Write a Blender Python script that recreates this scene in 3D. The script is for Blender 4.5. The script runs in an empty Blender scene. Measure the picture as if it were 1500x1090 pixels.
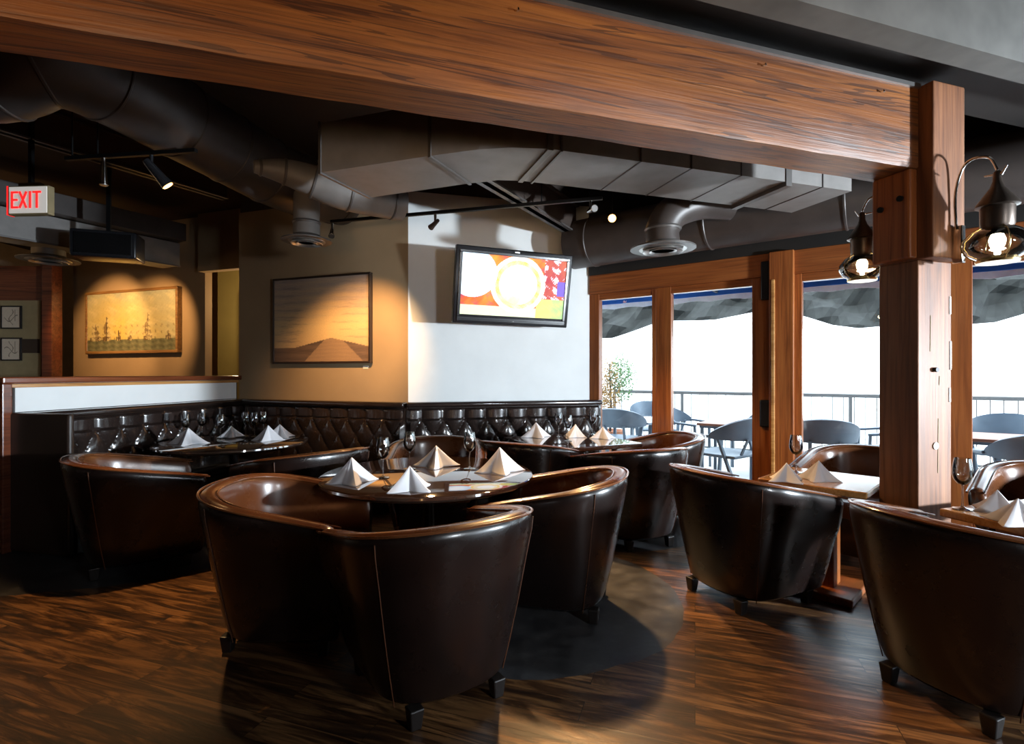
import bpy, bmesh, math, random
from mathutils import Vector, Matrix
random.seed(7)
S = bpy.context.scene
C = S.collection
PI = math.pi

# ------------------------------------------------------------------ camera, world, lights, exposure
cam = bpy.data.objects.new('camera', bpy.data.cameras.new('camera'))
C.objects.link(cam)
cam.location = (0, 0, 1.4)
cam.rotation_euler = (PI/2, 0, 0)
cam.data.sensor_width = 36.0
cam.data.lens = 767/1500*36
cam.data.shift_y = 2/1500
cam.data.clip_start = 0.05
cam.data.clip_end = 200
S.camera = cam
S.view_settings.view_transform = 'Standard'
S.view_settings.look = 'None'
S.view_settings.gamma = 1
S.view_settings.use_curve_mapping = False
S.view_settings.exposure = 0.15
S.cycles.use_denoising = True
S.cycles.max_bounces = 10
S.cycles.diffuse_bounces = 4
S.cycles.glossy_bounces = 4
S.cycles.transmission_bounces = 8
S.cycles.transparent_max_bounces = 12
S.cycles.caustics_reflective = False
S.cycles.caustics_refractive = False
S.cycles.sample_clamp_indirect = 6

W = bpy.data.worlds.new('sky'); S.world = W; W.use_nodes = True
bg = W.node_tree.nodes['Background']
bg.inputs[0].default_value = (0.74, 0.87, 1.0, 1)
bg.inputs[1].default_value = 8.5

def light(kind, name, loc, energy, color, target=None, size=0.05, spot=None, blend=0.5):
    l = bpy.data.lights.new(name, kind); l.energy = energy; l.color = color
    if kind in ('POINT', 'SPOT'): l.shadow_soft_size = size
    if kind == 'SPOT': l.spot_size = math.radians(spot); l.spot_blend = blend
    o = bpy.data.objects.new(name, l); C.objects.link(o); o.location = loc
    if target is not None:
        o.rotation_euler = (Vector(target) - Vector(loc)).to_track_quat('-Z', 'Y').to_euler()
    return o
sun = light('SUN', 'sun', (0, -5, 12), 2.5, (1, .95, .86), target=(4.0, 7, 0))
sun.data.angle = math.radians(1.0)
WARM = (1.0, .58, .24)
# track spots and lamps of the room, plus added fill spots without a fixture
light('SPOT', 'spot_on_sunset_painting', (-1.42, 4.55, 2.66), 330, WARM, (-1.72, 6.1, 1.55), .03, 60, .9)
light('SPOT', 'spot_on_round_table', (-.74, 4.95, 2.85), 330, WARM, (.45, 3.2, .75), .04, 42, .7)
light('SPOT', 'spot_on_ship_painting', (-6.5, 6.9, 3.0), 190, WARM, (-6.4, 8.4, 2.1), .03, 66, .6)
light('SPOT', 'spot_on_ship_painting_right', (-5.25, 6.7, 2.82), 150, WARM, (-5.5, 8.1, 2.1), .03, 66, .6)
light('SPOT', 'spot_on_floor_left', (-2.5, 3.7, 3.0), 230, WARM, (-2.2, 2.95, 0), .04, 50, .8)
light('SPOT', 'beam_fill', (-1.6, -1.2, 1.6), 190, (1, .66, .38), (-.9, 2.0, 2.95), .25, 55, .9)  # added low behind the camera to brighten the beam; no lamp there
light('SPOT', 'beam_fill_right', (.6, -1.0, 1.6), 125, (1, .66, .38), (.9, 2.4, 3.0), .2, 52, .9)  # second added fill for the beam, likewise without a lamp
light('SPOT', 'spot_over_tables', (.55, 4.62, 2.9), 420, WARM, (.3, 3.2, .6), .05, 84, .7)
light('SPOT', 'spot_over_square_table', (.1, 4.9, 2.9), 200, WARM, (1.3, 5.1, .6), .05, 60, .7)
light('SPOT', 'daylight_fill_white_wall', (6.2, .6, 1.42), 2600, (.80, .91, 1.0), (-.3, 5.6, 1.55), .12, 62, .7)  # added stand-in for daylight from the right; no real source here
light('SPOT', 'daylight_fill_tables', (3.1, -1.3, 1.7), 320, (.86, .93, 1.0), (-.2, 4.6, .9), .25, 62, .9)  # added cool front fill for napkins and tables, in place of daylight
light('SPOT', 'daylight_fill_partition', (6.2, .6, 1.42), 1400, (.78, .90, 1.0), (-3.8, 4.9, 1.15), .12, 15, .8)  # added narrow spot imitating daylight on the partition panel
light('POINT', 'back_room_lamp', (-6.5, 5.8, 2.6), 8, WARM, None, .1)
light('POINT', 'passage_lamp', (-4.0, 8.5, 2.5), 42, (1, .7, .35), None, .1)

# ------------------------------------------------------------------ node materials
class NT:
    def __init__(s, name):
        s.m = bpy.data.materials.new(name); s.m.use_nodes = True
        s.t = s.m.node_tree; s.n = s.t.nodes; s.l = s.t.links
        s.b = s.n['Principled BSDF']; s.out = s.n['Material Output']
    def node(s, t, **kw):
        x = s.n.new(t)
        for k, v in kw.items(): setattr(x, k, v)
        return x
    def link(s, a, b): s.l.new(a, b)
    def coord(s, scale=(1, 1, 1), rot=(0, 0, 0), which='Object'):
        tc = s.node('ShaderNodeTexCoord'); mp = s.node('ShaderNodeMapping')
        mp.inputs['Scale'].default_value = scale; mp.inputs['Rotation'].default_value = rot
        s.link(tc.outputs[which], mp.inputs[0]); return mp.outputs[0]
    def noise(s, vec, scale, detail=4, rough=.55, dist=0):
        x = s.node('ShaderNodeTexNoise'); x.inputs['Scale'].default_value = scale
        x.inputs['Detail'].default_value = detail; x.inputs['Roughness'].default_value = rough
        x.inputs['Distortion'].default_value = dist
        if vec is not None: s.link(vec, x.inputs['Vector'])
        return x.outputs['Fac']
    def ramp(s, fac, stops):
        x = s.node('ShaderNodeValToRGB'); e = x.color_ramp.elements
        while len(e) < len(stops): e.new(.5)
        for el, (p, c) in zip(e, stops):
            el.position = p; el.color = (c, c, c, 1) if isinstance(c, (int, float)) else (*c, 1)
        s.link(fac, x.inputs[0]); return x.outputs[0]
    def mix(s, f, a, b, mode='MIX'):
        x = s.node('ShaderNodeMix', data_type='RGBA', blend_type=mode)
        for k, v in ((0, f), (6, a), (7, b)):
            if isinstance(v, (int, float)): x.inputs[k].default_value = v
            elif isinstance(v, tuple): x.inputs[k].default_value = (*v, 1)
            else: s.link(v, x.inputs[k])
        return x.outputs[2]
    def math(s, op, a, b=0, c=None):
        x = s.node('ShaderNodeMath', operation=op)
        for k, v in enumerate((a, b) if c is None else (a, b, c)):
            if isinstance(v, (int, float)): x.inputs[k].default_value = v
            else: s.link(v, x.inputs[k])
        return x.outputs[0]
    def bump(s, h, strength=.2, dist=.01):
        x = s.node('ShaderNodeBump'); x.inputs['Strength'].default_value = strength
        x.inputs['Distance'].default_value = dist
        s.link(h, x.inputs['Height']); s.link(x.outputs[0], s.b.inputs['Normal'])
    def col(s, c):
        if isinstance(c, tuple): s.b.inputs['Base Color'].default_value = (*c, 1)
        else: s.link(c, s.b.inputs['Base Color'])
    def set(s, **kw):
        for k, v in kw.items(): s.b.inputs[k.replace('_', ' ')].default_value = v

def plain(name, c, rough=.5, metal=0, var=.12, scale=6, coat=0, bump=0, bscale=60, spec=.5):
    t = NT(name); v = t.coord()
    f = t.noise(v, scale, 3)
    a = tuple(max(0, x*(1-var)) for x in c); b = tuple(min(1, x*(1+var)) for x in c)
    t.col(t.ramp(f, [(.3, a), (.7, b)]))
    t.set(Roughness=rough, Metallic=metal, Coat_Weight=coat)
    t.b.inputs['Specular IOR Level'].default_value = spec
    if bump: t.bump(t.noise(v, bscale, 4), bump, .003)
    return t.m

def wood(name, dark, mid, lite, axis=0, s=1.0, rough=.45, coat=0.0, streak=9, bump=.25, fig=0):
    t = NT(name)
    sc = [streak*s]*3; sc[axis] = .55*s
    v = t.coord(tuple(sc))
    n1 = t.noise(v, 1.0, 8, .62, 1.1)
    sc2 = [streak*7*s]*3; sc2[axis] = 1.6*s
    v2 = t.coord(tuple(sc2))
    n2 = t.noise(v2, 1.0, 5, .6, .3)
    sc3 = [1.6*s]*3; sc3[axis] = .35*s
    n3 = t.noise(t.coord(tuple(sc3)), 1.0, 3, .5, .6)
    c = t.ramp(n1, [(.28, dark), (.46, mid), (.72, lite)])
    c = t.mix(t.ramp(n2, [(.30, .75), (.52, 0)]), c, dark)
    c = t.mix(t.ramp(n3, [(.35, .45), (.6, 0)]), c, tuple(x*.6 for x in mid))
    if fig:
        sc4 = [3.2]*3; sc4[axis] = .16
        n4 = t.noise(t.coord(tuple(sc4)), 1.0, 5, .55, .5)
        for lv in (.42, .50, .57):
            line = t.math('COMPARE', n4, lv, .0045)
            c = t.mix(t.math('MULTIPLY', line, fig), c, dark)
    t.col(c); t.set(Roughness=rough, Coat_Weight=coat, Coat_Roughness=.15)
    t.bump(n2, bump, .004)
    return t.m

def leather(name, c, rough=.3, coat=.35):
    t = NT(name); v = t.coord()
    f = t.noise(v, 3.5, 4)
    t.col(t.ramp(f, [(.3, tuple(x*.7 for x in c)), (.7, tuple(x*1.25 for x in c))]))
    t.link(t.ramp(t.noise(v, 5, 5), [(.3, rough*.93), (.7, rough*1.08)]), t.b.inputs['Roughness'])
    t.set(Coat_Weight=coat, Coat_Roughness=.18)
    vo = t.node('ShaderNodeTexVoronoi'); vo.inputs['Scale'].default_value = 260
    t.link(v, vo.inputs['Vector'])
    h = t.math('ADD', t.math('MULTIPLY', vo.outputs['Distance'], .25), t.math('MULTIPLY', t.noise(v, 5, 2), .5))
    t.bump(h, .06, .004)
    return t.m

def emit(name, c, strength):
    t = NT(name); t.col(c); t.b.inputs['Emission Color'].default_value = (*c, 1)
    t.b.inputs['Emission Strength'].default_value = strength; return t.m

M = {}
M['beam'] = wood('fir_beam', (.028, .008, .003), (.19, .058, .011), (.36, .125, .022), 0, 1.0, .5, 0, 9, .7, .65)
M['post'] = wood('weathered_fir_post', (.06, .019, .008), (.21, .078, .029), (.35, .155, .068), 2, 1.0, .55, 0, 8, .5)
M['frame'] = wood('stained_fir_frame', (.11, .026, .007), (.30, .085, .020), (.42, .14, .035), 2, 1.0, .35, .2, 10, .15)
M['frame_h'] = wood('stained_fir_rail', (.11, .026, .007), (.28, .078, .018), (.38, .12, .03), 0, 1.0, .4, .15, 10, .15)
M['cap'] = wood('mahogany_cap', (.05, .012, .005), (.16, .04, .015), (.26, .07, .025), 0, 1.0, .25, .5, 10, .1)
M['honey'] = wood('honey_wood', (.28, .11, .03), (.52, .25, .08), (.66, .36, .13), 0, 1.5, .16, .6, 8, .05)
M['leather'] = leather('black_brown_leather', (.010, .005, .004), .28, .4)
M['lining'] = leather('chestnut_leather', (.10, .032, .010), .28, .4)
M['cushion'] = leather('brown_leather_cushion', (.08, .027, .010), .36, .2)
M['piping'] = leather('leather_piping', (.13, .042, .013), .26, .5)
M['tuft'] = leather('black_leather', (.020, .013, .011), .17, .6)
M['foot'] = plain('black_wood_foot', (.012, .009, .008), .4)
M['dark_wood'] = plain('dark_wood', (.022, .012, .008), .35, coat=.3)
M['tabletop'] = plain('dark_gloss_tabletop', (.035, .018, .012), .06, coat=1, var=.2, scale=14, spec=1)
_b = M['tabletop'].node_tree.nodes['Principled BSDF']; _b.inputs['Coat IOR'].default_value = 1.9; _b.inputs['Coat Roughness'].default_value = .03
M['iron'] = plain('black_iron', (.012, .012, .013), .4, .7)
M['ceiling'] = plain('dark_ceiling_paint', (.045, .029, .022), .85, bump=.2, bscale=20)
M['duct'] = plain('dark_painted_duct', (.058, .047, .043), .42, .15, bump=.12, bscale=5)
M['duct_grey'] = plain('grey_painted_duct', (.20, .185, .175), .5, .1, bump=.1, bscale=5)
M['seam'] = plain('duct_seam', (.12, .11, .105), .4, .4)
M['steel'] = plain('galvanised_steel', (.42, .41, .40), .32, .85)
M['chrome'] = plain('polished_metal', (.75, .74, .72), .12, 1)
M['bronze'] = plain('aged_bronze', (.11, .085, .07), .35, .8)
M['brass'] = plain('lantern_brass', (.55, .38, .16), .25, 1)
M['white_wall'] = plain('white_plaster', (.74, .755, .75), .8, var=.035, scale=3, bump=.15, bscale=30)
M['tan_wall'] = plain('tan_plaster', (.33, .225, .125), .8, var=.06, scale=2.5, bump=.15, bscale=30)
M['olive_wall'] = plain('olive_plaster', (.30, .25, .09), .8, var=.06, scale=3)
M['grey_wall'] = plain('grey_plaster', (.13, .125, .115), .75, var=.22, scale=4, bump=.3, bscale=9)
M['room_wall'] = plain('brown_plaster', (.30, .22, .16), .85)
M['soffit'] = plain('black_soffit', (.012, .010, .009), .6)
M['black'] = plain('black_plastic', (.012, .012, .014), .25)
M['napkin'] = plain('white_linen', (.84, .83, .84), .85, var=.04, scale=20, bump=.3, bscale=300)
_t = NT('white_linen_translucent')
_t.n.remove(_t.b); _d = _t.node('ShaderNodeBsdfDiffuse'); _d.inputs[0].default_value = (.88, .87, .89, 1)
_r = _t.node('ShaderNodeBsdfTranslucent'); _r.inputs[0].default_value = (.85, .84, .86, 1)
_x = _t.node('ShaderNodeMixShader'); _x.inputs[0].default_value = .35
_t.link(_d.outputs[0], _x.inputs[1]); _t.link(_r.outputs[0], _x.inputs[2]); _t.link(_x.outputs[0], _t.out.inputs[0])
M['napkin'] = _t.m
M['paving'] = plain('pale_paving', (.50, .50, .49), .8, var=.08, scale=4)
M['stucco'] = plain('white_stucco', (.86, .87, .86), .9, var=.04, scale=1.5)
M['bank'] = plain('dark_rock_bank', (.009, .010, .009), .95, var=.6, scale=3.5, bump=.6, bscale=4)
M['blue'] = plain('blue_awning_cloth', (.01, .10, .36), .8)
M['awning_white'] = plain('white_awning_cloth', (.80, .80, .80), .8)
M['slate_metal'] = plain('slate_blue_metal', (.085, .115, .15), .4, .1)
M['patio_top'] = plain('red_brown_patio_top', (.22, .085, .05), .4)
M['rail'] = plain('grey_railing', (.09, .095, .10), .5, .3)
M['leaf_green'] = plain('green_leaf', (.06, .13, .035), .6, var=.4, scale=8)
M['leaf_gold'] = plain('autumn_leaf', (.26, .14, .03), .6, var=.35, scale=8)
M['terracotta'] = plain('terracotta', (.42, .17, .09), .8)
M['paper'] = plain('print_paper', (.62, .58, .52), .8)
M['panel_tan'] = plain('tan_panel', (.30, .24, .13), .7)
M['gilt'] = wood('gilt_frame_wood', (.10, .045, .015), (.26, .13, .04), (.42, .24, .08), 0, 2, .35, .3)
M['sign_face'] = emit('lit_sign_face', (.80, .76, .70), .35)
M['sign_red'] = emit('lit_sign_red', (.85, .02, .02), .9)
M['bulb'] = emit('lit_bulb', (1, .86, .62), 30)
M['spot_lens'] = emit('lit_spot_lens', (1, .48, .12), 9)

def glass_mat(name, tint=(1, 1, 1), refl=.9):
    t = NT(name); t.n.remove(t.b)
    tr = t.node('ShaderNodeBsdfTransparent'); tr.inputs[0].default_value = (*tint, 1)
    gl = t.node('ShaderNodeBsdfGlossy'); gl.inputs['Roughness'].default_value = .02
    fr = t.node('ShaderNodeFresnel'); fr.inputs['IOR'].default_value = 1.45
    mx = t.node('ShaderNodeMixShader')
    t.link(t.math('MULTIPLY', fr.outputs[0], refl), mx.inputs[0]); t.link(tr.outputs[0], mx.inputs[1]); t.link(gl.outputs[0], mx.inputs[2])
    t.link(mx.outputs[0], t.out.inputs[0]); return t.m
M['pane'] = glass_mat('window_glass', (.97, .985, .98), .7)
M['glass'] = glass_mat('drinking_glass', (.92, .94, .95), 3.0)

def floor_mat():
    t = NT('plank_and_slate_floor')
    ang = math.atan2(-.33, .944)
    v = t.coord((1, 1, 1), (0, 0, -ang))
    br = t.node('ShaderNodeTexBrick'); t.link(v, br.inputs['Vector'])
    br.offset = .37; br.inputs['Scale'].default_value = 1
    br.inputs['Brick Width'].default_value = 1.2; br.inputs['Row Height'].default_value = .13
    br.inputs['Mortar Size'].default_value = .0015
    br.inputs['Color1'].default_value = (0, 0, 0, 1); br.inputs['Color2'].default_value = (1, 1, 1, 1)
    br.inputs['Mortar'].default_value = (.2, .2, .2, 1)
    # grain shifted per plank
    ad = t.node('ShaderNodeVectorMath', operation='MULTIPLY_ADD')
    t.link(br.outputs['Color'], ad.inputs[0]); ad.inputs[1].default_value = (7, 3, 5); t.link(v, ad.inputs[2])
    mp = t.node('ShaderNodeMapping'); mp.inputs['Scale'].default_value = (1.5, 13, 1); t.link(ad.outputs[0], mp.inputs[0])
    g1 = t.noise(mp.outputs[0], 1.0, 8, .65, 1.6)
    mp2 = t.node('ShaderNodeMapping'); mp2.inputs['Scale'].default_value = (3, 90, 1); t.link(ad.outputs[0], mp2.inputs[0])
    g2 = t.noise(mp2.outputs[0], 1.0, 4, .6, .4)
    c = t.ramp(g1, [(.38, (.008, .004, .003)), (.48, (.075, .032, .012)), (.60, (.29, .14, .052))])
    c = t.mix(t.ramp(g2, [(.30, .6), (.5, 0)]), c, (.02, .009, .005))
    c = t.mix(t.ramp(br.outputs['Color'], [(0, .45), (1, 0)]), c, (.05, .022, .010))
    c = t.mix(br.outputs['Fac'], c, (.008, .005, .003))
    # slate inlays: two round areas
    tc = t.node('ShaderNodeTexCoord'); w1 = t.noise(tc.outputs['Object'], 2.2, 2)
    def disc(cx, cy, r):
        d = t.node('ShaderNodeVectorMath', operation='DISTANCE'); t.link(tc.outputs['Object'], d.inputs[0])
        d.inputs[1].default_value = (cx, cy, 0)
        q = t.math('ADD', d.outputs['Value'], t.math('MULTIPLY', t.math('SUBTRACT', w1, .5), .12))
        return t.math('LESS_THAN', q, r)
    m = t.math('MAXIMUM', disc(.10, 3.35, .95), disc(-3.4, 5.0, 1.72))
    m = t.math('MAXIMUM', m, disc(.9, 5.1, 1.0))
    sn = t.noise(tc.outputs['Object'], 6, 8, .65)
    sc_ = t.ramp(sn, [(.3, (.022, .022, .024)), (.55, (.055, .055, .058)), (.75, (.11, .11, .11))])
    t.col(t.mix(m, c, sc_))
    r = t.ramp(g1, [(.3, .42), (.7, .28)])
    t.link(t.mix(m, r, t.ramp(sn, [(.3, .3), (.7, .5)])), t.b.inputs['Roughness'])
    t.bump(t.mix(m, t.math('ADD', g1, t.math('MULTIPLY', br.outputs['Fac'], -1.0)), sn), .28, .006)
    return t.m
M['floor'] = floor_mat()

def canvas_mat(name, emission=0.0, rough=.5):
    t = NT(name); a = t.node('ShaderNodeVertexColor'); a.layer_name = 'paint'
    n = t.noise(t.coord((1, 1, 1)), 60, 3)
    c = t.mix(t.ramp(n, [(.3, .12), (.7, 0)]), a.outputs[0], (.05, .04, .03))
    t.col(c); t.set(Roughness=rough)
    if emission:
        t.link(a.outputs[0], t.b.inputs['Emission Color']); t.set(Emission_Strength=emission)
        t.col((.01, .01, .01)); t.set(Roughness=.5); t.b.inputs['Specular IOR Level'].default_value = .12
    return t.m
M['canvas'] = canvas_mat('painted_canvas', 0, .45)
M['screen'] = canvas_mat('lit_screen', .80, .5)

# ------------------------------------------------------------------ mesh helpers
def tag(o, label=None, cat=None, group=None, kind=None):
    if label: o['label'] = label
    if cat: o['category'] = cat
    if group: o['group'] = group
    if kind: o['kind'] = kind
    return o
def thing(name, label, cat, loc=(0, 0, 0), rz=0, group=None):
    o = bpy.data.objects.new(name, None); C.objects.link(o); o.empty_display_size = .1
    o.location = loc; o.rotation_euler = (0, 0, rz)
    return tag(o, label, cat, group)
class MB:
    def __init__(s): s.b = bmesh.new()
    def box(s, c, d, rz=0, bevel=0, seg=2, rx=0, ry=0, taper=None):
        r = bmesh.ops.create_cube(s.b, size=1); vs = r['verts']
        for v in vs:
            k = 1.0
            if taper and v.co.z < 0: k = taper
            v.co = Vector((v.co.x*d[0]*k, v.co.y*d[1]*k, v.co.z*d[2]))
        if bevel:
            es = list({e for v in vs for e in v.link_edges})
            q = bmesh.ops.bevel(s.b, geom=vs + es, offset=bevel, segments=seg, affect='EDGES', profile=.5)
            vs = list({v for f in q['faces'] for v in f.verts} | {v for v in vs if v.is_valid})
        m = Matrix.Translation(c) @ Matrix.Rotation(rz, 4, 'Z') @ Matrix.Rotation(rx, 4, 'X') @ Matrix.Rotation(ry, 4, 'Y')
        bmesh.ops.transform(s.b, matrix=m, verts=vs); return s
    def bar(s, p, q, w, h, bevel=0):
        p = Vector(p); q = Vector(q); d = q-p
        r = bmesh.ops.create_cube(s.b, size=1); vs = r['verts']
        for v in vs: v.co = Vector((v.co.x*d.length, v.co.y*w, v.co.z*h))
        if bevel:
            es = list({e for v in vs for e in v.link_edges})
            g = bmesh.ops.bevel(s.b, geom=vs+es, offset=bevel, segments=2, affect='EDGES', profile=.5)
            vs = list({v for f in g['faces'] for v in f.verts} | {v for v in vs if v.is_valid})
        x = d.normalized(); z = Vector((0, 0, 1))
        if abs(x.z) > .98: z = Vector((0, 1, 0))
        y = z.cross(x).normalized(); z = x.cross(y)
        m = Matrix.Translation((p+q)/2) @ Matrix((x, y, z)).transposed().to_4x4()
        bmesh.ops.transform(s.b, matrix=m, verts=vs); return s
    def loft(s, rows, closed=True, caps=True):
        R = [[s.b.verts.new(p) for p in r] for r in rows]
        n = len(R[0])
        for a, b in zip(R[:-1], R[1:]):
            for i in range(n if closed else n-1):
                j = (i+1) % n
                try: s.b.faces.new((a[i], a[j], b[j], b[i]))
                except ValueError: pass
        if caps and closed:
            s.b.faces.new(R[0][::-1]); s.b.faces.new(R[-1])
        return s
    def tube(s, pts, r, seg=12, caps=True):
        pts = [Vector(p) for p in pts]; n = len(pts)
        rr = r if isinstance(r, (list, tuple)) else [r]*n
        T = [(pts[min(i+1, n-1)]-pts[max(i-1, 0)]).normalized() for i in range(n)]
        up = Vector((0, 0, 1)) if abs(T[0].z) < .9 else Vector((1, 0, 0))
        u = (up - T[0]*up.dot(T[0])).normalized(); rows = []
        for i in range(n):
            u = (u - T[i]*u.dot(T[i])).normalized(); w = T[i].cross(u)
            rows.append([pts[i]+(u*math.cos(a)+w*math.sin(a))*rr[i] for a in [2*PI*k/seg for k in range(seg)]])
        return s.loft(rows, True, caps)
    def lathe(s, prof, seg=24, c=(0, 0, 0), sx=1, sy=1):
        c = Vector(c)
        rows = [[c+Vector((max(r, .0004)*sx*math.cos(2*PI*k/seg), max(r, .0004)*sy*math.sin(2*PI*k/seg), z)) for k in range(seg)] for r, z in prof]
        return s.loft(rows, True, True)
    def poly(s, pts, z0, z1):
        a = [s.b.verts.new((x, y, z0)) for x, y in pts]; b = [s.b.verts.new((x, y, z1)) for x, y in pts]
        n = len(pts)
        s.b.faces.new(a[::-1]); s.b.faces.new(b)
        for i in range(n): s.b.faces.new((a[i], a[(i+1) % n], b[(i+1) % n], b[i]))
        return s
    def build(s, name, mat, parent=None, smooth=False, loc=None, rz=0, sub=0):
        bmesh.ops.recalc_face_normals(s.b, faces=s.b.faces)
        me = bpy.data.meshes.new(name); s.b.to_mesh(me); s.b.free()
        me.materials.append(M[mat] if isinstance(mat, str) else mat)
        if smooth:
            me.polygons.foreach_set('use_smooth', [True]*len(me.polygons))
            try: me.set_sharp_from_angle(angle=math.radians(40))
            except Exception: pass
        o = bpy.data.objects.new(name, me); C.objects.link(o)
        if parent: o.parent = parent
        if loc is not None: o.location = loc
        o.rotation_euler = (0, 0, rz)
        if sub:
            m = o.modifiers.new('sub', 'SUBSURF'); m.levels = sub; m.render_levels = sub
        return o
def children(o): return [c for c in list(bpy.data.objects) if c.parent == o]
def copy_tree(o, parent=None):
    c = o.copy(); C.objects.link(c)
    if parent: c.parent = parent
    for ch in children(o): copy_tree(ch, c)
    return c
def place(proto, first, loc, rz, label, group=None):
    o = proto if first else copy_tree(proto)
    o.location = loc; o.rotation_euler = (0, 0, rz); o['label'] = label
    if group: o['group'] = group
    return o
def struct(mb, name, mat, label=None, **kw):
    return tag(mb.build(name, mat, **kw), label, None, None, 'structure')
def face(dx, dy): return math.atan2(dy, dx) - PI/2      # rz that turns local +y to (dx, dy)

# directions
U = Vector((.9525, .3044)); Wd = Vector((-.3044, .9525))        # grid of the beam and the white wall
A0 = Vector((-1.15, 5.8)); A1 = Vector((-3.44, 6.6)); AD = (A1-A0).normalized()
B1 = Vector((1.07, 6.38)); BD = (B1-A0).normalized()
P0 = Vector((-3.99, 4.11)); P1 = Vector((-3.44, 6.6)); PD = (P1-P0).normalized()
Q0 = Vector((1.07, 6.3)); QD = Vector((.798, -.602)).normalized(); QN = Vector((.602, .798)).normalized()   # window wall; QN points outside
def q(t, off=0): return Q0 + QD*t + QN*off
CEIL = 3.75

# ------------------------------------------------------------------ shell
qe = q(11.5)
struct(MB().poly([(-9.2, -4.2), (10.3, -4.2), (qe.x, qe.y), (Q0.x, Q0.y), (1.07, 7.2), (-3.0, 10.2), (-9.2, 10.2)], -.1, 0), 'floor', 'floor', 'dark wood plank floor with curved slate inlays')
qc = q(11.5, .35); qd = q(-.4, .35)
struct(MB().poly([(-9.3, -4.3), (10.6, -4.3), (qc.x+.3, qc.y), (qd.x, qd.y), (1.4, 8.0), (-2.5, 10.4), (-9.3, 10.4)], CEIL, CEIL+.15), 'ceiling', 'ceiling', 'dark brown painted ceiling')
struct(MB().box((-9.25, 3, CEIL/2), (.1, 14.6, CEIL)), 'wall_left', 'room_wall')
struct(MB().box((0, -4.25, CEIL/2), (20.5, .1, CEIL)), 'wall_back', 'room_wall')
struct(MB().box((-6.0, 10.25, CEIL/2), (6.6, .1, CEIL)), 'wall_far', 'room_wall')
# amber wall, white wall, hidden return of the block
def wall_seg(p, r, t, z0, z1, side):
    p = Vector(p); r = Vector(r); d = (r-p).normalized(); n = Vector((-d.y, d.x))*side*t
    return MB().poly([(p.x, p.y), (r.x, r.y), (r.x+n.x, r.y+n.y), (p.x+n.x, p.y+n.y)], z0, z1)
WT = 3.42
mitre = Vector((0.0, .2))
struct(MB().poly([tuple(A0), tuple(A1), tuple(A1+mitre*1.0), tuple(A0+mitre)], 0, WT), 'wall_amber', 'tan_wall', 'tan painted wall with the sunset painting')
struct(MB().poly([tuple(A0), tuple(A0+mitre), tuple(B1+mitre), tuple(B1)], 0, WT), 'wall_white', 'white_wall', 'white wall behind the television')
struct(MB().poly([tuple(A1+mitre), tuple(A1+mitre+Vector((.15, 0))), (-3.0, 10.2), (-3.15, 10.2)], 0, CEIL), 'wall_passage', 'tan_wall')
struct(MB().poly([tuple(A1+Vector((0, .03))), tuple(A0+Vector((0, .03))), tuple(B1+Vector((0.0, .03))), tuple(B1+mitre), tuple(A0+mitre), tuple(A1+mitre)], WT, CEIL), 'wall_upper', 'ceiling')
struct(MB().box((1.0, 7.0, CEIL/2), (.08, .8, CEIL)), 'wall_end', 'white_wall')

# painting wall beyond, with the passage opening
E0 = Vector((-4.59, 7.83)); ED = Vector((-.944, .33)).normalized(); E1 = E0 + ED*2.95
struct(wall_seg(E0, E1, .12, 0, CEIL, -1), 'wall_painting', 'tan_wall', 'tan wall with the ship painting')
struct(wall_seg(E0, E0 - ED*1.6, .12, 2.9, CEIL, -1), 'wall_lintel', 'tan_wall')
struct(MB().box((-3.9, 9.3, CEIL/2), (2.6, .1, CEIL)), 'wall_olive', 'olive_wall')
dj = thing('door_frame', 'orange brown wooden door frame at the end of the olive passage', 'door frame', (-4.50, 9.1, 0))
MB().box((-.06, 0, 1.32), (.13, .1, 2.64), bevel=.01).build('jamb', 'frame', dj)
MB().box((.5, 0, 2.70), (1.25, .1, .12), bevel=.01).build('head', 'frame_h', dj)
MB().box((.5, .02, 1.32), (.98, .04, 2.62)).build('door_panel', 'cap', dj)
# dark timber screen at the far left
struct(MB().box((-8.25, 8.35, 1.55), (1.9, .12, 3.1)).box((-7.27, 8.28, 1.55), (.16, .2, 3.1), bevel=.01), 'wall_screen', 'cap', 'dark timber wall at the far left')
struct(MB().box((-8.2, 8.27, 1.9), (1.5, .03, 1.3)), 'trim_1', 'panel_tan')
struct(MB().box((-8.2, 8.24, 1.83), (1.5, .05, .22)), 'trim_2', 'dark_wood')

# left partition behind the booth
part = thing('partition', 'low booth partition with wooden cap and pale panel, left side', 'partition', (P1.x, P1.y, 0), math.atan2(-PD.y, -PD.x))
L = (P1-P0).length
MB().box((L/2, -.10, .64), (L, .14, 1.28)).build('core', 'dark_wood', part)
MB().box((L/2-.03, -.024, 1.20), (L-.12, .016, .225)).build('pale_panel', 'white_wall', part)
MB().box((L/2, -.09, 1.345), (L+.06, .26, .055), bevel=.012).build('cap', 'cap', part)
MB().box((L/2, -.02, 1.30), (L, .03, .03), bevel=.004).build('moulding', 'honey', part)
MB().box((L+.02, -.06, .66), (.07, .26, 1.32), bevel=.008).build('end_post', 'cap', part)

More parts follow.
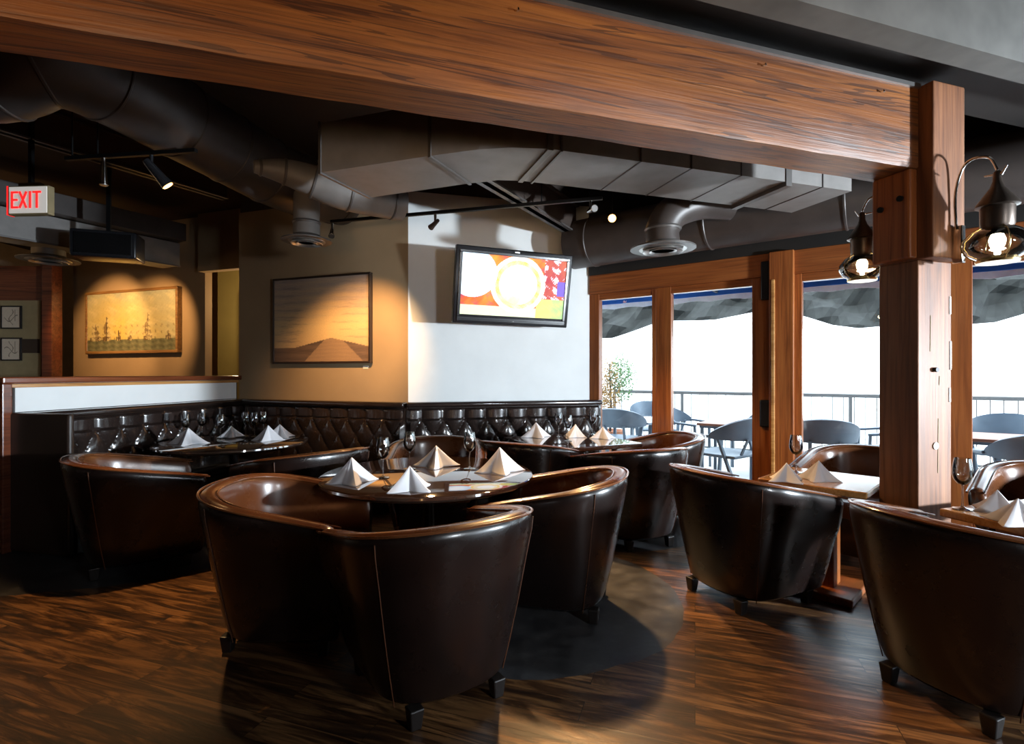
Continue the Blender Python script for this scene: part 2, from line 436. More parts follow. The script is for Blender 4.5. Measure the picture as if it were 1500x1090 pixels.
# ------------------------------------------------------------------ banquettes
def tuft(a, b):
    return math.sqrt(abs(math.sin(PI*(a+b))*math.sin(PI*(a-b))))
def banquette(label, origin, xdir, back, seat, end=None):
    t = thing('banquette', label, 'banquette', (origin[0], origin[1], 0), math.atan2(xdir[1], xdir[0]), 'tufted banquettes along the walls')
    x0, x1 = back; z0, z1 = .46, 1.02; H = z1-z0
    nx = int((x1-x0)/.0135); nz = 44; rows = []
    for j in range(nz+1):
        z = z0+H*j/nz; r = []
        for i in range(nx+1):
            x = x0+(x1-x0)*i/nx
            if z > 0.885:
                k = (z-.885)/.135
                h = .75*abs(math.sin(PI*(x/.24)))**.5*min(1, (1-k)*5+.15) 
                h = h*min(1, k*9) 
            else:
                h = tuft(x/.24, (z-.885)/.36)
                h = h**.5
            edge = min(1, (x-x0)/.04, (x1-x)/.04)
            r.append(Vector((x, .105+.05*h*max(0, edge), z)))
        rows.append(r)
    mb = MB(); mb.loft(rows, False, False)
    bk = mb.build('tufted_back', 'tuft', t, True)
    MB().box(((x0+x1)/2, .062, .72), (x1-x0, .085, .68)).build('back_board', 'dark_wood', t)
    MB().box(((x0+x1)/2, .088, 1.055), (x1-x0, .145, .06), bevel=.022, seg=3).build('top_roll', 'tuft', t, True)
    s0, s1 = seat; n = max(1, round((s1-s0)/.85))
    for k in range(n):
        w = (s1-s0)/n
        MB().box((s0+w*(k+.5), .40, .40), (w-.006, .53, .13), bevel=.035, seg=4).build('seat_cushion', 'tuft', t, True)
    MB().box(((s0+s1)/2, .355, .17), (s1-s0, .56, .325), bevel=.004).build('base', 'dark_wood', t)
    if end: MB().box((end, .33, .545), (.05, .62, 1.09), bevel=.02, seg=3).build('end_panel', 'dark_wood', t)
    return t
banquette('black tufted banquette along the low partition on the left', P1, -PD, (.0, L-.06), (.03, L-.07), L-.025)
banquette('black tufted banquette under the sunset painting', A0, AD, (-.025, 2.43-.20), (-.09, 2.43-.72))
banquette('black tufted banquette below the television wall', B1, -BD, (.03, (B1-A0).length+.025), (.05, (B1-A0).length+.09))

# ------------------------------------------------------------------ beam, post, bulkhead
PN = Vector((2.211, 2.85))
bt = thing('timber_beam', 'massive rough fir beam running across the top to the post', 'beam', (PN.x, PN.y, 2.516), math.atan2(U.y, U.x))
mb = MB(); LB = 8.3; n = 60; rows = []
for i in range(n+1):
    x = -LB*i/n
    j = lambda k: .0015*math.sin(i*1.7+k*2.1)+.001*math.sin(i*.63+k)
    rows.append([Vector(p) for p in [(x, .006+j(0), .0+j(1)), (x, .0+j(2), .012), (x, .0, .22+j(4)), (x, 0, .435), (x, .23, .435), (x, .23, .012), (x, .222+j(3), 0+j(5))]])
mb.loft(rows).build('beam_timber', 'beam', bt, True)
MB().box((-LB/2, -.004, .442), (LB, .022, .022)).build('silver_trim', 'steel', bt)
for x in (-.28, -1.05, -2.3):
    MB().tube([(x, -.003, .37), (x, -.02, .37), (x, -.022, .36)], .004, 8).build('hook', 'chrome', bt)
MB().box((-3.16, -.004, .40), (.05, .008, .05), bevel=.003).build('nail_plate', 'panel_tan', bt)
for_chips = ((.246, 1.78, .10), (.25, 1.50, .16), (.244, 1.28, .08))
po = thing('timber_post', 'weathered square fir post holding the end of the beam', 'post', (PN.x, PN.y, 0), math.atan2(U.y, U.x))
MB().box((.13, .11, 1.01), (.26, .22, 2.02), bevel=.006).build('lower_shaft', 'post', po)
MB().box((.125, .075, 2.49), (.245, .30, .94), bevel=.008).build('upper_shaft', 'post', po)
cb = MB().box((-.03, .11, 2.27), (.062, .215, .49), bevel=.012).build('corbel', 'frame', po)
for y, z in ((.05, 2.36), (.16, 2.33)):
    MB().tube([(-.061, y, z), (-.075, y, z)], .016, 12).build('bolt', 'iron', cb)
MB().tube([(.12, .002, 1.42), (.12, -.02, 1.42)], .013, 10).build('hook_eye', 'iron', po)
MB().tube([(.13, -.001, 1.0), (.13, -.006, 1.0)], .02, 12).build('metal_cap', 'steel', po)
for cx_, cz_, ch_ in for_chips: MB().box((cx_, -.001, cz_), (.014, .006, ch_), bevel=.002).build('paint_chip', 'white_wall', po)
for cx_, cz_, ch_ in ((.09, 1.62, .2), (.15, 1.0, .30), (.16, 1.36, .05)): MB().bar((cx_, -.0005, cz_-ch_/2), (cx_+.004, -.0005, cz_+ch_/2), .003, .004).build('scratch', 'panel_tan', po)
bk0 = PN - Wd*.31
b0 = bk0 - U*9.5; b1 = bk0 + U*3.2
struct(MB().poly([tuple(b0), tuple(b1), tuple(b1-Wd*.12), tuple(b0-Wd*.12)], 2.86, CEIL), 'wall_bulkhead', 'grey_wall', 'grey plaster bulkhead above the beam')
struct(MB().poly([tuple(b0), tuple(b1), tuple(b1+Wd*.55), tuple(b0+Wd*.55)], 3.035, CEIL), 'trim_3', 'soffit')

# ------------------------------------------------------------------ window wall
HB = 2.305; HT = 2.575
def wbox(t0, t1, z0, z1, th, off=0, bevel=.006):
    c = q((t0+t1)/2, off)
    return (c, (t1-t0, th, z1-z0), (z0+z1)/2, math.atan2(QD.y, QD.x), bevel)
def wb(mb, t0, t1, z0, z1, th, off=0, bevel=.006):
    # local to an empty at q(0) turned along the wall
    mb.box(((t0+t1)/2, off, (z0+z1)/2), (t1-t0, th, z1-z0), bevel=bevel); return mb
RW = math.atan2(QD.y, QD.x)
def t_at(px):
    s = (px-750)/767; return (s*Q0.y - Q0.x)/(QD.x - s*QD.y)
hdr = struct(wb(MB(), -.12, 11.5, HB+.045, HT, .14), 'trim_4', 'frame_h', 'reddish timber header above the windows', loc=(Q0.x, Q0.y, 0), rz=RW)
struct(wb(MB(), -.12, 11.5, HT, CEIL, .16, 0, 0), 'wall_window', 'soffit', 'black soffit wall above the windows', loc=(Q0.x, Q0.y, 0), rz=RW)
struct(wb(MB(), -.12, 11.5, 0.0, .05, .16, 0, .004), 'trim_5', 'frame_h', 'timber threshold under the windows', loc=(Q0.x, Q0.y, 0), rz=RW)
wn = [0, 0]
def panel(kind, t0, t1, sl, sr, label):
    """a glazed leaf: stiles, rails and a pane"""
    wn[0 if kind == 'window' else 1] += 1
    o = thing('%s_%d' % (kind, wn[0 if kind == 'window' else 1]), label, None, (Q0.x, Q0.y, 0), RW); o['kind'] = 'structure'
    wb(MB(), t0, t0+sl, .05, HB+.045, .09).build('left_stile', 'frame', o)
    wb(MB(), t1-sr, t1, .05, HB+.045, .09).build('right_stile', 'frame', o)
    wb(MB(), t0+sl, t1-sr, HB-.03, HB+.045, .08).build('top_rail', 'frame_h', o)
    wb(MB(), t0+sl, t1-sr, .05, .26, .08).build('bottom_rail', 'frame_h', o)
    wb(MB(), t0+sl, t1-sr, .26, HB-.03, .008, 0, 0).build('glass_pane', 'pane', o)
    return o
T = [t_at(x) for x in (866, 880, 957, 985, 1103, 1130, 1176, 1345, 1424)]
panel('window', T[0], (T[2]+T[3])/2-.06, T[1]-T[0], (T[3]-T[2])/2-.06, 'narrow glazed panel beside the white wall')
d1 = panel('door', (T[2]+T[3])/2-.06, T[5], (T[3]-T[2])/2+.06, T[5]-T[4], 'glazed patio door with black handle')
hb = MB(); wb(hb, T[4]+.075, T[4]+.175, .87, 1.14, .035, -.062, .014); hb.build('handle', 'black', d1)
hb = MB(); wb(hb, T[4]+.09, T[4]+.17, 2.12, 2.50, .05, -.065, .01); hb.build('top_bolt', 'black', d1)
mu = thing('trim_6', 'thick reddish timber mullion post beside the door', None, (Q0.x, Q0.y, 0), RW); mu['kind'] = 'structure'
m_ = MB(); wb(m_, T[5], T[6]-.06, .05, HT, .2, -.02, .008); m_.build('mullion', 'frame', mu)
m_ = MB(); wb(m_, T[5]+.02, T[5]+.055, .05, HB, .03, -.13, .008); m_.build('bead', 'honey', mu)
panel('window', T[6]-.06, T[7]+.1, .06, .12, 'wide glazed panel left of the timber post')
panel('window', T[7]+.1, T[8]+1.0, T[8]-T[7]-.1, .1, 'wide glazed panel right of the timber post')
tt = T[8]+1.0
for k in range(4):
    panel('window', tt, tt+1.75, .08, .08, 'glazed panel of the window wall nearer the viewer'); tt += 1.75
# closing wall beyond the last window
struct(wb(MB(), tt, 11.8, 0, HT, .14), 'wall_right', 'room_wall', loc=(Q0.x, Q0.y, 0), rz=RW)

struct(MB().box((10.4, -2.5, .15), (.1, 3.6, .3)).box((10.4, -2.5, 3.3), (.1, 3.6, .9)).box((10.4, -4.15, 1.6), (.1, .3, 3.2)).box((10.45, -.78, 1.6), (.1, .3, 3.2)), 'wall_side', 'room_wall')

# ------------------------------------------------------------------ outside
struct(MB().poly([(1.14, 7.4), (Q0.x+.07, Q0.y+.10), (q(11.6, .1).x, q(11.6, .1).y), (26, -4), (26, 30), (-4, 30), (-4, 11), (1.14, 11)], -.12, -.03), 'ground_patio', 'paving', 'pale patio paving')
# neighbouring white wall and dark rock bank behind it
w0 = Vector((-2.0, 15.6)); wd = Vector((.93, -.37)).normalized(); wl = 26
mb = MB(); rows = []
for i in range(53):
    x = wl*i/52; top = 2.62 + .22*math.sin(x*.9+.6) + .10*math.sin(x*2.3)
    rows.append([Vector((x, 0, -.1)), Vector((x, 0, top)), Vector((x, .5, top)), Vector((x, .5, -.1))])
mb.loft(rows)
struct(mb, 'wall_garden', 'stucco', 'sunlit white garden wall beyond the patio', loc=(w0.x, w0.y, 0), rz=math.atan2(wd.y, wd.x))
mb = MB(); rows = []
for i in range(161):
    r = []
    for j in range(22):
        v = j/21; x = wl*1.1*i/160-1
        r.append(Vector((x, .9+3.0*v+.22*(math.sin(x*2.3+j*.9)+.6*math.sin(x*6.1-j*1.7))*min(1, v*3), -.1+5.6*v**.6+.08*math.sin(x*3.1+j))))
    r += [Vector((wl*1.1*i/160-1, 4.6, -.1))]
    rows.append(r)
mb.loft(rows)
struct(mb, 'ground_bank', 'bank', 'dark rocky bank behind the white garden wall', loc=(w0.x, w0.y, 0), rz=math.atan2(wd.y, wd.x))
# awning over the windows
aw = thing('awning', 'blue and white awning outside above the windows', 'awning', (Q0.x, Q0.y, 0), RW)
m_ = MB(); m_.b.faces.new([m_.b.verts.new(p) for p in ((-1.2, .12, 2.82), (4.9, .12, 2.82), (4.9, 1.25, 2.455), (-1.2, 1.25, 2.455))])
a_ = m_.build('sloping_cloth', 'blue', aw); a_.modifiers.new('th', 'SOLIDIFY').thickness = .006
mb = MB(); wb(mb, -1.2, 4.9, 2.40, 2.468, .03, 1.25, .004); mb.build('blue_band', 'blue', aw)
mb = MB(); rows = []
for i in range(225):
    x = -1.2+6.1*i/224
    z = 2.325+.018*abs(math.sin(x*7)); y = 1.25+.012*math.sin(x*14)
    rows.append([Vector((x, y, z)), Vector((x, y, 2.40)), Vector((x, y+.005, 2.40)), Vector((x, y+.005, z))])
mb.loft(rows).build('valance', 'awning_white', aw, True)
for x in (-1.0, 1.0, 2.9, 4.8):
    MB().bar((x, .1, 2.5), (x, 1.24, 2.44), .03, .03).build('support_arm', 'rail', aw)
# railing
r0 = Vector((2.0, 10.2)); r1 = Vector((8.6, 6.2)); rl = (r1-r0).length
ra = thing('railing', 'thin grey railing along the far edge of the patio', 'railing', (r0.x, r0.y, -.03), math.atan2((r1-r0).y, (r1-r0).x))
MB().box((rl/2, 0, 1.08), (rl, .05, .06), bevel=.01).build('top_rail', 'rail', ra)
MB().box((rl/2, 0, .12), (rl, .03, .03)).build('bottom_rail', 'rail', ra)
for i in range(7): MB().box((rl*i/6, 0, .55), (.05, .05, 1.08), bevel=.005).build('post', 'rail', ra)
b_ = MB().box((.14, 0, .6), (.012, .012, .96)).build('baluster', 'rail', ra)
for i in range(1, 52):
    c = b_.copy(); C.objects.link(c); c.location = (.145*i, 0, 0)
# patio chairs: slate coloured armchairs with a curved back band
def make_patio_chair():
    t = thing('patio_chair', 'x', 'patio chair', (0, 0, 0), 0, 'slate blue patio armchairs')
    a, bq = .29, .27; rows = []; rail = []
    n = 26
    for i in range(n+1):
        th = PI*(1.0+i/n)  # from left side round the back
        x = a*math.cos(th)*1.0; y = bq*math.sin(th)
        f = -math.sin(th)   # 1 at the back
        k = max(0, f)
        zt = .66+.19*k**.8; zb = .615-.02*k - .0
        out = 1+.13*k
        rows.append([Vector((x*out, y*out, zt)), Vector((x*out*1.06, y*out*1.06, zt-.01)), Vector((x*1.04, y*1.04, zb)), Vector((x*.97, y*.97, zb))])
        if i in (0, n): pass
    MB().loft(rows).build('back_band', 'slate_metal', t, True)
    for s in (-1, 1):
        MB().bar((s*.295, -.01, .64), (s*.285, .24, .615), .055, .03, .008).build('armrest', 'slate_metal', t)
        MB().bar((s*.285, .22, .62), (s*.25, .24, .0), .045, .025, .006).build('front_leg', 'slate_metal', t)
        MB().bar((s*.265, -.07, .63), (s*.23, -.27, .0), .045, .025, .006).build('rear_leg', 'slate_metal', t)
        MB().bar((s*.12, -.285, .62), (s*.11, -.21, .44), .03, .012).build('back_strut', 'slate_metal', t)
    MB().box((0, .01, .43), (.50, .48, .035), bevel=.015, seg=3).build('seat', 'slate_metal', t, True)
    t.scale = (1.25, 1.25, 1.10)
    return t
pc = make_patio_chair()
PC = [((2.58, 6.30), (-.6, .8), 'slate blue patio armchair nearest to the door glass'),
      ((2.62, 7.98), (.8, -.6), 'slate blue patio armchair behind the nearest one, left in the door glass'),
      ((3.72, 7.75), (-.98, -.2), 'slate blue patio armchair with curved arm, upper right in the door glass'),
      ((1.62, 7.75), (.5, .85), 'patio armchair low in the narrow glass beside the white wall'),
      ((4.78, 6.62), (-.9, .4), 'patio armchair with pale rim just left of the timber post'),
      ((3.55, 6.05), (.35, .93), 'patio armchair with its back to the glass, left of the timber post'),
      ((4.72, 4.72), (.3, .95), 'patio armchair right of the timber post behind the glass'),
      ((5.9, 6.3), (-.8, -.6), 'patio armchair beyond the red brown table, far right'),
      ((2.45, 9.1), (0, -1), 'patio armchair farthest away by the railing')]
for i, (p, d, l) in enumerate(PC):
    place(pc, i == 0, (p[0], p[1], -.03), face(*d), l)
def patio_table(p, rz, label, s=.75, sy=None):
    t = thing('patio_table', label, 'patio table', (p[0], p[1], -.03), rz, 'patio tables with red brown tops')
    sy = sy or s
    MB().box((0, 0, .735), (s, sy, .035), bevel=.008).build('tabletop', 'patio_top', t)
    MB().box((0, 0, .70), (s-.06, sy-.06, .03)).build('apron', 'slate_metal', t)
    for x in (-1, 1):
        for y in (-1, 1):
            MB().box((x*(s/2-.06), y*(sy/2-.06), .345), (.04, .04, .69), bevel=.004).build('leg', 'slate_metal', t)
patio_table((3.05, 7.25), -.64, 'red brown patio table seen through the door glass')
patio_table((4.0, 7.0), -.64, 'red brown patio table left of the timber post')
patio_table((1.55, 8.65), -.64, 'red brown patio table beside the autumn shrub')
patio_table((5.35, 5.55), -.64, 'large red brown patio table far right behind the glass', 1.1, .8)
# shrub
sh = thing('potted_shrub', 'tall autumn coloured shrub outside beside the white wall', 'shrub', (1.75, 9.35, -.03))
MB().lathe([(.16, 0), (.20, .02), (.25, .38), (.27, .42), (.24, .42), (.22, .38), (.0, .37)], 24).build('pot', 'terracotta', sh, True)
MB().tube([(0, 0, .36), (.02, .01, .9), (-.01, 0, 1.6)], [.025, .02, .01], 8).build('stem', 'foot', sh)
for nm, mt, cx, cz, rx, rz_, cnt in (('autumn_foliage', 'leaf_gold', -.08, 1.15, .30, .62, 1500), ('green_foliage', 'leaf_green', .22, 1.35, .26, .45, 1000)):
    mb = MB()
    for i in range(cnt):
        v = Vector((random.gauss(0, 1), random.gauss(0, 1), random.gauss(0, 1))).normalized()*random.random()**.4
        c = Vector((cx+v.x*rx, v.y*rx, cz+v.z*rz_)); s = random.uniform(.018, .034)
        a = Vector((random.gauss(0, 1), random.gauss(0, 1), random.gauss(0, 1))).normalized(); b = a.orthogonal().normalized()
        mb.b.faces.new([mb.b.verts.new(c+d) for d in (a*s, b*s*.5, -a*s, -b*s*.5)])
    mb.build(nm, mt, sh)

# ------------------------------------------------------------------ tub chairs
def make_chair():
    t = thing('tub_chair', 'x', 'armchair', (0, 0, 0), 0, 'brown leather tub chairs')
    a, bb, yf = .41, .37, .41
    path = []
    for i in range(7): path.append((-a, yf - (yf-.03)*i/7))
    n = 30; e = 2/2.35
    for i in range(n+1):
        th = PI + PI*i/n; c_, s_ = math.cos(th), math.sin(th)
        path.append((a*math.copysign(abs(c_)**e, c_), .03+bb*math.copysign(abs(s_)**e, s_)))
    for i in range(1, 8): path.append((a, .03+(yf-.03)*i/7))
    P = [Vector(p) for p in path]; N = len(P); rows = []; rimo = []; rimi = []; seams = []
    for i, p in enumerate(P):
        tg = (P[min(i+1, N-1)]-P[max(i-1, 0)]).normalized(); no = Vector((tg.y, -tg.x))  # outward
        if no.dot(p-Vector((0, .1))) < 0: no = -no
        k = max(0, (p.y-(.03-bb))/(yf-.03+bb))
        Hh = .815 - .145*k**1.15
        prof = [(-.112, .075), (-.080, .21), (-.040, .40), (-.008, Hh-.22), (.018, Hh-.09), (.024, Hh-.035), (.012, Hh-.006),
                (-.018, Hh+.004), (-.050, Hh-.004), (-.070, Hh-.030), (-.078, Hh-.09), (-.088, Hh-.22), (-.10, .36), (-.115, .28), (-.15, .075)]
        rows.append([Vector((p.x+no.x*o, p.y+no.y*o - (.05 if False else 0), z)) for o, z in prof])
        rimo.append(Vector((p.x+no.x*.021, p.y+no.y*.021, Hh-.008)))
        rimi.append(Vector((p.x+no.x*-.064, p.y+no.y*-.064, Hh-.012)))
        if i in (13, N-14): seams.append([Vector((p.x+no.x*(o+.0005), p.y+no.y*(o+.0005), z)) for o, z in prof[:6]])
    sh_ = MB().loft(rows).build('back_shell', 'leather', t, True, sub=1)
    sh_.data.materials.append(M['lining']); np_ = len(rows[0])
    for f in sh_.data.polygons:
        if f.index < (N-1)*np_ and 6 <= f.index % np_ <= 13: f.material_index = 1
    MB().tube(rimo, .0065, 8).build('rim_piping', 'piping', t, True)
    MB().tube(rimi, .005, 8).build('rim_piping', 'piping', t, True)
    for s in seams: MB().tube(s, .0028, 6).build('back_seam', 'cushion', t, True)
    cx0, cy0 = 0, .05
    def slab(ins, yfr, lv):
        k = [(p.x*(1-ins/a), cy0+(p.y-cy0)*(1-ins/bb)) for p in P if p.y < .34] 
        k = [(-a+ins, yfr)] + k + [(a-ins, yfr)]
        rows = []
        for z, sc in lv: rows.append([Vector((x*sc, cy0+(y-cy0)*sc, z)) for x, y in k])
        return MB().loft(rows)
    slab(.135, .37, [(.08, .985), (.09, 1), (.34, 1), (.35, .99)]).build('seat_base', 'leather', t, True)
    slab(.105, .395, [(.345, .93), (.352, .975), (.375, 1), (.43, 1), (.455, .98), (.468, .92), (.474, .6)]).build('seat_cushion', 'cushion', t, True)
    for x, y in ((-.19, -.19), (.19, -.19), (-.25, .30), (.25, .30)):
        MB().box((x, y, .042), (.062, .062, .084), bevel=.006, taper=.72).build('leg', 'foot', t)
    return t
ch = make_chair()
CH = [((-.33, 2.33), (-.55, .84), 'brown tub chair nearest the viewer, back turned, at the round table'),
      ((-1.25, 2.84), (.99, .05), 'brown tub chair left of the round table, directly behind the nearest one'),
      ((.33, 3.17), (-.94, .28), 'brown tub chair right of the round table with orange lit inside'),
      ((-.66, 4.62), (.05, -1), 'brown tub chair on the far side of the round table, facing the viewer'),
      ((-2.80, 3.84), (.78, .62), 'brown tub chair farthest left, beside the end of the left banquette'),
      ((-1.62, 4.2), (-.74, .67), 'brown tub chair between the leftmost one and the round table'),
      ((.12, 4.73), (.50, .86), 'brown tub chair with back turned, left of the two at the square table'),
      ((1.03, 4.36), (-.35, .94), 'brown tub chair with back turned, in front of the square table by the wall'),
      ((1.48, 5.12), (-.98, -.1), 'brown tub chair at the right end of the square table, by the patio door'),
      ((1.42, 3.30), (.88, .42), 'brown tub chair with back turned at the small square table by the post'),
      ((2.72, 4.02), (-.74, -.67), 'brown tub chair against the windows, behind the timber post'),
      ((1.96, 2.27), (.93, .37), 'brown tub chair at the right edge in front, back turned'),
      ((3.42, 3.2), (-.75, -.65), 'brown tub chair cut by the right edge, behind the nearest table')]
for i, (p, d, l) in enumerate(CH): place(ch, i == 0, (p[0], p[1], 0), face(*d), l).scale = (1.08, 1.08, 1) if i in (4, 5) else (1, 1, 1)

# ------------------------------------------------------------------ tables
def table(loc, rz, label, size, kind, top='tabletop', h=.735, group='dining tables'):
    t = thing('dining_table', label, 'table', (loc[0], loc[1], 0), rz, group)
    if kind == 'round':
        r = size
        MB().lathe([(0, h-.04), (r-.03, h-.04), (r-.008, h-.032), (r, h-.02), (r-.002, h-.006), (r-.012, h), (0, h)], 64).build('tabletop', top, t, True)
    else:
        MB().box((0, 0, h-.02), (size[0], size[1], .04), bevel=.008, seg=3).build('tabletop', top, t)
    if kind != 'panel':
        MB().lathe([(.05, .03), (.045, .06), (.04, .12), (.04, h-.06), (.06, h-.045)], 20).build('column', 'iron', t, True)
        MB().lathe([(0, h-.055), (.16, h-.055), (.16, h-.04), (0, h-.04)], 20).build('top_plate', 'iron', t)
        MB().lathe([(0, 0), (.27, 0), (.275, .012), (.20, .022), (.06, .04), (0, .04)], 32).build('base', 'iron', t, True)
    else:
        MB().box((0, 0, (h-.04)/2+.02), (.16, .16, h-.08), bevel=.006).build('column', 'frame', t)
        MB().box((0, 0, .025), (.42, .42, .05), bevel=.01).build('base', 'frame_h', t)
    return t
TR = (-.56, 3.50)
table(TR, 0, 'large round dark glossy table in the middle, laid with napkins', .70, 'round')
table((-2.72, 5.12), 0, 'round dark glossy table at the left banquette', .68, 'round')
table((.58, 5.24), .45, 'square dark table in front of the television wall', (1.0, 1.0), 'square')
table((2.02, 3.40), .78, 'small honey wood table with pillar base left of the timber post', (.6, .6), 'panel', 'honey', .72)
table((2.58, 2.42), .31, 'honey wood table cut by the right edge, in front of the post', (.68, .68), 'panel', 'honey', .72)

# ------------------------------------------------------------------ napkins
def make_napkin(seed):
    rnd = random.Random(seed); mb = MB(); rows = []
    nr, na = 12, 72; ph = rnd.uniform(-.3, .3)
    hh = .138+rnd.uniform(-.01, .012)
    for i in range(nr+1):
        r = i/nr; row = []
        for k in range(na):
            a = 2*PI*k/na
            c = 1-abs(((k*4/na+.5) % 1)*2-1) if False else abs(((k*4/na) % 1)*2-1)   # four sharp flaps
            R = .082+.082*c**1.6*(1+.12*math.sin(a+seed))
            fold = .003*math.sin(a*11+seed)*r
            z = hh*(1-r)**(1.02+.25*c) + .004*math.sin(a*5+seed)*(1-r)*r*4
            rr = (R+fold)*(r**1.0)
            row.append(Vector((rr*math.cos(a)+.012*(1-r)*math.sin(seed), rr*math.sin(a)+.010*(1-r)*math.cos(seed), z+.001)))
        rows.append(row)
    mb.loft(rows, True, False)
    o = mb.build('napkin', 'napkin', None, True)
    m = o.modifiers.new('th', 'SOLIDIFY'); m.thickness = .002; m.offset = 1
    return tag(o, 'x', 'napkin', 'folded white napkins')
variants = [make_napkin(s) for s in (1, 4, 9)]
used = [False]*3
def napkin(i, x, y, z, rz, label, s=1.0):
    v = i % 3
    o = variants[v] if not used[v] else variants[v].copy()
    if used[v]: C.objects.link(o)
    used[v] = True
    o.location = (x, y, z+.0005); o.rotation_euler = (0, 0, rz); o.scale = (s, s, s); o['label'] = label
H1 = .735; H2 = .72
def tp(px, py, h):   # where a table-top point seen at this pixel lies
    Z = (1.4-h)*767/(py-547); return ((px-750)/767*Z, Z)
NK = [((513, 706), H1, .5, 'white folded napkin at the left edge of the middle round table', 1.0),
      ((601, 716), H1, .9, 'white folded napkin nearest the viewer on the middle round table', 1.0),
      ((638, 682), H1, .1, 'white folded napkin at the back of the middle round table', 1.05),
      ((730, 691), H1, .3, 'white folded napkin on the right of the middle round table', 1.1),
      ((278, 650), H1, .2, 'left napkin of those on the round table at the left banquette', 1.15),
      ((338, 640), H1, .6, 'small middle napkin on the round table at the left banquette', .82),
      ((391, 645), H1, .1, 'front right napkin on the round table at the left banquette', 1.0),
      ((411, 640), H1, .8, 'rearmost right napkin on the round table at the left banquette', 1.0),
      ((784, 640), H1, .4, 'left napkin on the square table below the television wall', 1.1),
      ((843, 640), H1, .9, 'middle napkin on the square table below the television wall', .88),
      ((884, 642), H1, .2, 'right napkin on the square table below the television wall', .88),
      ((1150, 704), H2, .3, 'left napkin on the small honey table left of the post', .82),
      ((1200, 703), H2, .8, 'right napkin on the small honey table left of the post', .82),
      ((1490, 766), H2, .5, 'front napkin on the table at the right edge', .85),
      ((1458, 748), H2, .1, 'rear napkin on the table at the right edge, near the post', .75)]
for i, (p, h, rz, l, s) in enumerate(NK):
    x, y = tp(p[0], p[1], h); napkin(i, x, y, h, rz, l, s)

# ------------------------------------------------------------------ wine glasses
def make_glass():
    t = thing('wine_glass', 'x', 'wine glass', (0, 0, 0), 0, 'stemmed wine glasses')
    prof = [(.031, .095), (.018, .082)]
    MB().lathe([(0, .001), (.036, .001), (.037, .003), (.012, .007), (.005, .014)], 24).build('foot', 'glass', t, True)
    MB().lathe([(.005, .013), (.0038, .03), (.0036, .09), (.005, .105)], 12).build('stem', 'glass', t, True)
    MB().lathe([(.004, .104), (.018, .110), (.032, .128), (.038, .150), (.037, .180), (.030, .222), (.0288, .222), (.0355, .18), (.0365, .15), (.0305, .130), (.017, .1125), (.0, .108)], 28).build('bowl', 'glass', t, True)
    t.scale = (1.12, 1.12, 1.15)
    return t
gp = make_glass()
GL = [((561, 700), H1, 'wine glass at the left of the middle round table'), ((600, 687), H1, 'wine glass behind the left glass on the middle round table'),
      ((688, 687), H1, 'wine glass at the right of the middle round table'),
      ((272, 644), H1, 'leftmost wine glass on the round table at the left banquette'), ((296, 641), H1, 'second wine glass from the left on the round table at the left banquette'),
      ((323, 645), H1, 'wine glass left of the small middle napkin on the left round table'), ((360, 639), H1, 'first wine glass right of the small napkin on the left round table'),
      ((373, 640), H1, 'second wine glass right of the small napkin on the left round table'), ((386, 638), H1, 'rightmost wine glass on the left round table'),
      ((818, 640), H1, 'leftmost wine glass on the square table below the television wall'), ((832, 646), H1, 'middle wine glass on the square table below the television wall'),
      ((868, 637), H1, 'rightmost wine glass on the square table below the television wall'), ((1166, 692), H2, 'wine glass on the small honey table left of the post'),
      ((1410, 746), H2, 'wine glass on the table at the right edge, beside the post')]
for i, (p, h, l) in enumerate(GL):
    x, y = tp(p[0], p[1], h); place(gp, i == 0, (x, y, h+.0005), 0, l)

# ------------------------------------------------------------------ pictures and television
def fbm(x, y, s=0):
    return (math.sin(x*3.1+s)+math.sin(y*4.3+s*2+math.sin(x*2.2+s))+math.sin((x+y)*6.7+s*3+2*math.sin(y*3.7))*.6+math.sin((x*1.3-y)*13.1+s)*.35+math.sin((x-y*.7)*27+3*math.sin(y*9+s))*.2)/3.15
def canvas(name, w, h, nx, ny, fn, parent, mat, loc=(0, 0, 0)):
    """flat picture facing local -y, painted procedurally per vertex; u, v in 0..1"""
    me = bpy.data.meshes.new(name)
    vs = [(w*(i/nx-.5)+loc[0], loc[1], h*(j/ny-.5)+loc[2]) for j in range(ny+1) for i in range(nx+1)]
    fs = [(j*(nx+1)+i, j*(nx+1)+i+1, (j+1)*(nx+1)+i+1, (j+1)*(nx+1)+i) for j in range(ny) for i in range(nx)]
    me.from_pydata(vs, [], fs); at = me.color_attributes.new('paint', 'FLOAT_COLOR', 'POINT')
    dat = []
    for j in range(ny+1):
        for i in range(nx+1):
            c = fn(i/nx, j/ny); dat += [max(0, min(1, c[0])), max(0, min(1, c[1])), max(0, min(1, c[2])), 1]
    at.data.foreach_set('color', dat); me.materials.append(M[mat])
    o = bpy.data.objects.new(name, me); C.objects.link(o); o.parent = parent; return o
def lerp(a, b, t): t = max(0, min(1, t)); return tuple(x+(y-x)*t for x, y in zip(a, b))
def frame_parts(t, w, h, b, d, mat, y=0):
    for nm, c, s in (('frame_rail', (0, y, h/2+b/2), (w+2*b, d, b)), ('frame_rail', (0, y, -h/2-b/2), (w+2*b, d, b)), ('frame_stile', (-w/2-b/2, y, 0), (b, d, h)), ('frame_stile', (w/2+b/2, y, 0), (b, d, h))):
        MB().box(c, s, bevel=min(b, d)*.2).build(nm, mat, t)
